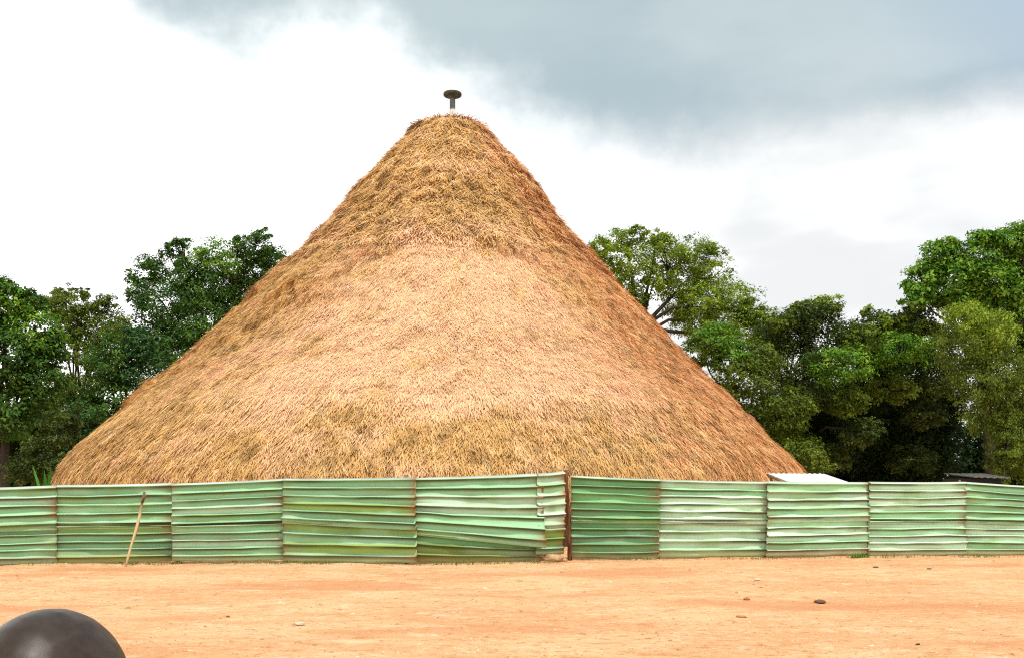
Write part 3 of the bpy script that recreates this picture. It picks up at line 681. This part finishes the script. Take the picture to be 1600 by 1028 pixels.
for k, (px, lab, ) in enumerate([(1230, 'dark bush low behind the right end of the roof'), (1330, 'dark bush behind the white lean-to roof'), (1420, 'dark bush in deep shade under the wide tree'), (1640, 'dark bush at the far right behind the fence')]):
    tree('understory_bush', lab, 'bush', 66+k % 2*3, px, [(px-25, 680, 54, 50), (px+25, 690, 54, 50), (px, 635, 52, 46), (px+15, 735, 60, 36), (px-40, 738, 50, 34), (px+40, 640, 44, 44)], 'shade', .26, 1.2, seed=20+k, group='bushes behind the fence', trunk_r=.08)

def build_far_wood():
    rs = np.random.default_rng(77); g = Geo(); Y = 88
    for px in list(range(-220, 520, 34))+list(range(1080, 1480, 34))+list(range(1512, 1860, 34)):
        top = 665+rs.uniform(-34, 14)
        for py in (top+14, top+46, top+78, 745):
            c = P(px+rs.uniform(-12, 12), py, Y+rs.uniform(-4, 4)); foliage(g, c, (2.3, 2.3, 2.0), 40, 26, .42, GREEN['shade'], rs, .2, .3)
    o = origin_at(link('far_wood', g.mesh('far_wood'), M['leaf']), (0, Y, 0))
    tag(o, 'dark mass of far woodland between and behind the tree trunks', 'woodland', None, 'stuff')
build_far_wood()

def build_spiky():
    b = P(78, 790, 36); b.z = 0; rs = np.random.default_rng(5); g = Geo()
    for k in range(16):
        az = rs.uniform(0, 2*math.pi); tilt = rs.uniform(.02, .26); L = rs.uniform(1.6, 2.75); n = 7; s = np.linspace(0, 1, n)
        out = np.array([math.cos(az), math.sin(az), 0]); side = np.array([-out[1], out[0], 0])
        c = np.array(b)+out*((tilt*s+.25*tilt*s**2)*L)[:, None]+np.array([0, 0, 1.])*((s-.25*tilt*s**2)*L)[:, None]
        w = (.075*np.sin(np.pi*np.clip(s*.9+.1, 0, 1))**.7+.004)[:, None]*side
        V = np.stack([c-w, c+w], 1).reshape(-1, 3); F = np.array([[2*i, 2*i+1, 2*i+3, 2*i+2] for i in range(n-1)])
        g.add(V, F, np.array([.06, .22, .03])*rs.uniform(.7, 1.4))
    o = origin_at(link('spiky_plant', g.mesh('spiky_plant'), M['leaf']), b)
    tag(o, 'bright green spiky plant poking up beside the roof left foot', 'plant')
build_spiky()

# ------------------------------------------------------------------ stones, clods, tufts on the ground
def stone(name, label, px, py, w, h, mat, seed, dep=None, cat='stone', dy=0):
    D = D_of(py); x = (px-800)/FPX*D; y = D+dy; dep = dep or w*.7
    th = np.linspace(0, 2*np.pi, 28, endpoint=False); ph = np.linspace(0, np.pi, 15)
    T, Q = np.meshgrid(th, ph, indexing='ij'); d = np.stack([np.cos(T)*np.sin(Q), np.sin(T)*np.sin(Q), np.cos(Q)], -1)
    r = .35+1.25*fbm(d*2.1+seed*7.7, 4, 3, .6)
    gz = float(ground_z([x], [y])[0])
    V = d*r[..., None]*np.array([w/2, dep/2, h/2])+np.array([x, y, gz+h*.34])
    o = origin_at(link(name, np_mesh(name, V.reshape(-1, 3), grid_faces(28, 15, True), None, False), mat), (x, y, gz))
    return tag(o, label, cat)
stone('rock', 'tan rock lying at the foot of the rusty gate post', 861, 876, .50, .21, M['rock'], 1, .3, 'rock', -.05)
stone('small_rock', 'small pale rock just right of the larger tan rock', 880, 876, .16, .13, M['rock'], 2)
stone('dark_clod', 'flat dark brown clod lying alone on the open ground', 1281, 939, .16, .05, M['clod'], 23, .2, 'clod')
stone('reddish_clod', 'small reddish clod on the ground left of the dark clod', 1167, 934, .09, .05, M['redclod'], 4, None, 'clod')
stone('orange_clod', 'small flat orange clod nearest below the reddish one', 1158, 962, .12, .03, M['redclod'], 5, None, 'clod')
stone('pale_stone', 'small pale stone on the ground in front of the light sheets', 1183, 907, .12, .06, M['paleclod'], 6)
stone('brown_clod', 'tiny brown clod near the fence below the fourth light sheet', 1368, 886, .11, .035, M['clod'], 7, None, 'clod')
stone('brown_clod', 'tiny brown clod near the fence, right of its twin', 1452, 888, .10, .03, M['clod'], 8, None, 'clod')
stone('pale_stone', 'pale stone half sunk in the ground ahead of the second sheets', 468, 973, .15, .05, M['paleclod'], 9)
stone('dark_pebble', 'single dark pebble on the ground left of the pale sunken stone', 356, 963, .045, .02, M['clod'], 10, None, 'pebble')
stone('dark_pebble', 'single dark pebble at the bottom right of the ground', 1434, 1004, .045, .02, M['clod'], 11, None, 'pebble')

def build_gravel():
    rs = np.random.default_rng(3); n = 9000; D = 2560/(rs.uniform(872, 1040, n)-HY); px = rs.uniform(-60, 1660, n)
    x = (px-800)/FPX*D; z = ground_z(x, D); s = np.exp(rs.normal(-4.7, .5, n))*(D/14)**.4
    cube = np.array([[0, 0, 1.], [1, 0, 0], [0, 1, 0], [-1, 0, 0], [0, -1, 0]]); F0 = np.array([[0, 1, 2, 2], [0, 2, 3, 3], [0, 3, 4, 4], [0, 4, 1, 1]])
    a = rs.uniform(0, 6.28, n); ca, sa = np.cos(a)[:, None], np.sin(a)[:, None]
    v = cube[None]*(s[:, None, None]*rs.uniform(.5, 1.4, (n, 5, 1)))*np.array([1.3, 1, .55])
    V = np.stack([v[..., 0]*ca-v[..., 1]*sa+x[:, None], v[..., 0]*sa+v[..., 1]*ca+D[:, None], v[..., 2]+z[:, None]-.002], -1)
    tri = np.array([[0, 1, 2], [0, 2, 3], [0, 3, 4], [0, 4, 1]]); F = (np.arange(n)[:, None, None]*5+tri[None]).reshape(-1, 3)
    pal = np.array([(.62, .42, .25), (.5, .26, .12), (.42, .2, .09), (.7, .55, .38), (.42, .22, .11), (.55, .35, .2)])
    C = np.repeat(pal[rs.integers(0, 6, n)]*rs.uniform(.8, 1.15, (n, 1)), 5, 0)
    o = link('gravel', np_mesh('gravel', V.reshape(-1, 3), F, C), M['thatch'])
    tag(o, 'loose pebbles and crumbs of earth strewn over the bare ground', 'gravel', None, 'stuff')
build_gravel()

def build_grass():
    rs = np.random.default_rng(9); xs, ys, cs, hs = [], [], [], []
    base = [(-90, 884), (88, 881), (270, 879), (445, 880), (648, 882), (846, 878), (880, 876), (893, 874.5), (1028, 873), (1198, 871), (1357, 869.5), (1507, 868.5), (1690, 867.5)]
    bx, by = zip(*base)
    for _ in range(2600):
        px = rs.uniform(-80, 1680); d = vnoise(np.array([px*.02, 3., 1.]), 2)
        if rs.random() > .15+.85*sstep(d, .4, .75): continue
        yb = np.interp(px, bx, by); D = 2560/(yb-HY)-abs(rs.normal())*.18
        xs.append((px-800)/FPX*D); ys.append(D); cs.append((.30, .24, .07) if rs.random() < .6 else (.12, .2, .04)); hs.append(rs.uniform(.03, .10))
    for _ in range(240):
        px = rs.normal(1343, 8); D = 2560/(870-HY)-abs(rs.normal())*.1
        xs.append((px-800)/FPX*D); ys.append(D); cs.append((.12, .25, .04)); hs.append(rs.uniform(.04, .13))
    n = len(xs); x = np.array(xs); y = np.array(ys); h = np.array(hs)
    b = np.stack([x, y, ground_z(x, y)], -1); d = unit(np.stack([rs.normal(size=n)*.5, rs.normal(size=n)*.4, np.ones(n)], -1)); a = rs.uniform(0, 3.14, n)
    V, F = blades(b, d, np.stack([np.cos(a), np.sin(a), a*0], -1), h, np.full(n, .014))
    o = link('grass', np_mesh('grass', V, F, np.repeat(np.array(cs)*rs.uniform(.7, 1.2, (n, 1)), 4, 0)), M['leaf'])
    tag(o, 'thin dry and green grass along the foot of the fence', 'grass', None, 'stuff')
build_grass()

# ------------------------------------------------------------------ person standing close in front, seen from behind
def build_person():
    H = P(70, 951, 1.13); top = H.z; hx, hy = H.x, H.y+.02
    root = empty('person', (hx, hy, 0), 'person with a shaved head standing close by with their back to us', 'person')
    yaw = math.radians(-17)                              # face turned a little to the right of straight away
    def rot(x, y): return (x*math.cos(yaw)-y*math.sin(yaw), x*math.sin(yaw)+y*math.cos(yaw))
    def at(x, y, z): X, Y = rot(x, y); return Vector((hx+X, hy+Y, z))    # +y = the way the person faces
    g1 = np.linspace(-1, 1, 7); ca, cb = np.meshgrid(g1, g1, indexing='ij'); one = np.ones_like(ca)
    CS = np.concatenate([np.stack(q, -1).reshape(-1, 3) for q in ((ca, cb, one), (cb, ca, -one), (one, ca, cb), (-one, cb, ca), (cb, one, ca), (ca, -one, cb))]); CS = unit(np.tan(CS*math.pi/4))
    CF = np.concatenate([grid_faces(7, 7)+49*i for i in range(6)])
    def ball(bm, m):
        bm.add(CS@np.array(m.to_3x3()).T+np.array(m.translation), CF)
    def ell(bm, c, r, tilt=0, seg=28):
        m = Matrix.Translation(at(*c))@Matrix.Rotation(yaw, 4, 'Z')@Matrix.Rotation(tilt, 4, 'X')@Matrix.Diagonal((*r, 1))
        ball(bm, m)
    def cap(bm, a, b, ra, rb, flat=1.0):
        a, b = at(*a), at(*b); n = max(2, int((b-a).length/(min(ra, rb)*.45)))
        for k in range(n+1):
            t = k/n; r = ra+(rb-ra)*t
            ball(bm, Matrix.Translation(a.lerp(b, t))@Matrix.Rotation(yaw, 4, 'Z')@Matrix.Diagonal((r, r*flat, r, 1)))
    def finish(bm, name, mat, voxel, parent, smooth=4):
        o = link(name, bm.mesh(name), mat, parent)
        m = o.modifiers.new('r', 'REMESH'); m.mode = 'VOXEL'; m.voxel_size = voxel; m.use_smooth_shade = True
        s = o.modifiers.new('s', 'SMOOTH'); s.factor = .5; s.iterations = smooth
        bpy.context.view_layer.update()
        me2 = bpy.data.meshes.new_from_object(o.evaluated_get(bpy.context.evaluated_depsgraph_get()))
        o.modifiers.clear(); o.data = me2; me2.name = name
        return o
    T = top; k = T/1.70                                   # scale a 1.70 m figure to this height
    z = lambda h: T-(1.70-h)*k
    hc = T-.105
    def skull(bm, g=0.0):
        ell(bm, (0, -.008, hc), (.078+g, .099+g, .102+g), math.radians(-14), 40)       # cranium
        ell(bm, (0, -.036, hc-.020), (.070+g, .060+g, .070+g), 0, 32)                   # back of the head
        ell(bm, (0, .042, hc+.004), (.056+g, .052+g, .062+g), 0, 32)                    # forehead
    bm = Geo(); skull(bm)
    ell(bm, (0, .045, hc-.075), (.056, .052, .062)); ell(bm, (0, .068, hc-.118), (.032, .028, .026))     # jaw, chin
    ell(bm, (0, .104, hc-.045), (.014, .020, .026)); ell(bm, (0, .116, hc-.060), (.018, .012, .011))     # nose
    ell(bm, (0, .096, hc-.086), (.025, .011, .007)); ell(bm, (0, .095, hc-.097), (.022, .011, .008))     # lips
    for s in (-1, 1):
        ell(bm, (s*.032, .088, hc-.002), (.026, .012, .008)); ell(bm, (s*.031, .086, hc-.020), (.014, .012, .010))    # brow, eye
        ell(bm, (s*.045, .068, hc-.045), (.022, .02, .02))
        ell(bm, (s*.081, -.005, hc-.032), (.012, .024, .033)); ell(bm, (s*.079, .004, hc-.058), (.009, .010, .012))    # ear, lobe
    cap(bm, (0, -.022, hc-.07), (0, -.03, z(1.42)), .056, .060)                          # neck
    cap(bm, (-.13, -.03, z(1.385)), (.13, -.03, z(1.385)), .052, .052)                   # shoulders
    cap(bm, (0, -.025, z(1.30)), (0, -.02, z(1.0)), .125, .110, .72)
    for s in (-1, 1):
        cap(bm, (s*.075, -.025, z(1.30)), (s*.055, -.02, z(1.02)), .085, .085, .85)
        cap(bm, (s*.07, -.02, z(1.0)), (s*.085, -.02, z(.92)), .10, .098)
        cap(bm, (s*.155, -.03, z(1.38)), (s*.195, -.035, z(1.10)), .050, .038)           # upper arm
        cap(bm, (s*.195, -.035, z(1.10)), (s*.205, .015, z(.86)), .038, .025)            # forearm
        ell(bm, (s*.207, .025, z(.80)), (.016, .038, .046))                              # palm
        for q, (dy, L) in enumerate(((-.027, .058), (-.009, .07), (.010, .075), (.029, .068))):
            a = (s*.208, .027+dy, z(.80)-.035); b = (s*.203, .033+dy, z(.80)-.035-L*.55); c = (s*.193, .038+dy, z(.80)-.035-L)
            cap(bm, a, b, .0085, .008); cap(bm, b, c, .008, .0068)
        a = (s*.203, .052, z(.80)+.012); b = (s*.196, .077, z(.80)-.018); c = (s*.190, .083, z(.80)-.046)
        cap(bm, a, b, .011, .009); cap(bm, b, c, .009, .0075)                            # thumb
        cap(bm, (s*.085, -.02, z(.92)), (s*.095, -.01, z(.50)), .088, .055)              # thigh
        cap(bm, (s*.095, -.01, z(.50)), (s*.095, -.03, z(.30)), .055, .052); cap(bm, (s*.095, -.03, z(.30)), (s*.095, -.03, .085), .052, .034)
        cap(bm, (s*.097, -.035, .04), (s*.105, .13, .026), .038, .026)                   # foot
    body = finish(bm, 'body', M['skin'], .0052, root, 5)
    # close-shaved hair: a thin shell over the skull above the hairline
    bm = Geo(); skull(bm, .003)
    hair = finish(bm, 'hair', M['scalp'], .004, root, 10)
    b2 = bmesh.new(); b2.from_mesh(hair.data); off = root.location
    dead = []
    for f in b2.faces:
        p = f.calc_center_median()+off-Vector((hx, hy, 0)); fy = -p.x*math.sin(yaw)*-1; 
        ly = -p.x*math.sin(yaw)+p.y*math.cos(yaw)
        lim = hc-.075 if ly < -.02 else (hc-.075+(ly+.02)*1.15)
        if p.z < lim: dead.append(f)
    bmesh.ops.delete(b2, geom=dead, context='FACES'); b2.to_mesh(hair.data); b2.free()
    # clothes
    bm = Geo()
    cap(bm, (-.13, -.03, z(1.385)), (.13, -.03, z(1.385)), .062, .062); cap(bm, (0, -.025, z(1.30)), (0, -.02, z(.93)), .137, .130, .75)
    for s in (-1, 1):
        cap(bm, (s*.075, -.025, z(1.30)), (s*.07, -.02, z(.93)), .098, .102, .9); cap(bm, (s*.155, -.03, z(1.38)), (s*.19, -.035, z(1.14)), .064, .056)
    finish(bm, 'shirt', M['shirt'], .008, root)
    bm = Geo(); cap(bm, (-.06, -.02, z(.96)), (.06, -.02, z(.96)), .115, .115)
    for s in (-1, 1):
        cap(bm, (s*.08, -.02, z(.95)), (s*.095, -.01, z(.50)), .105, .075); cap(bm, (s*.095, -.01, z(.50)), (s*.096, -.03, .11), .075, .062)
    finish(bm, 'trousers', M['trousers'], .009, root)
build_person()
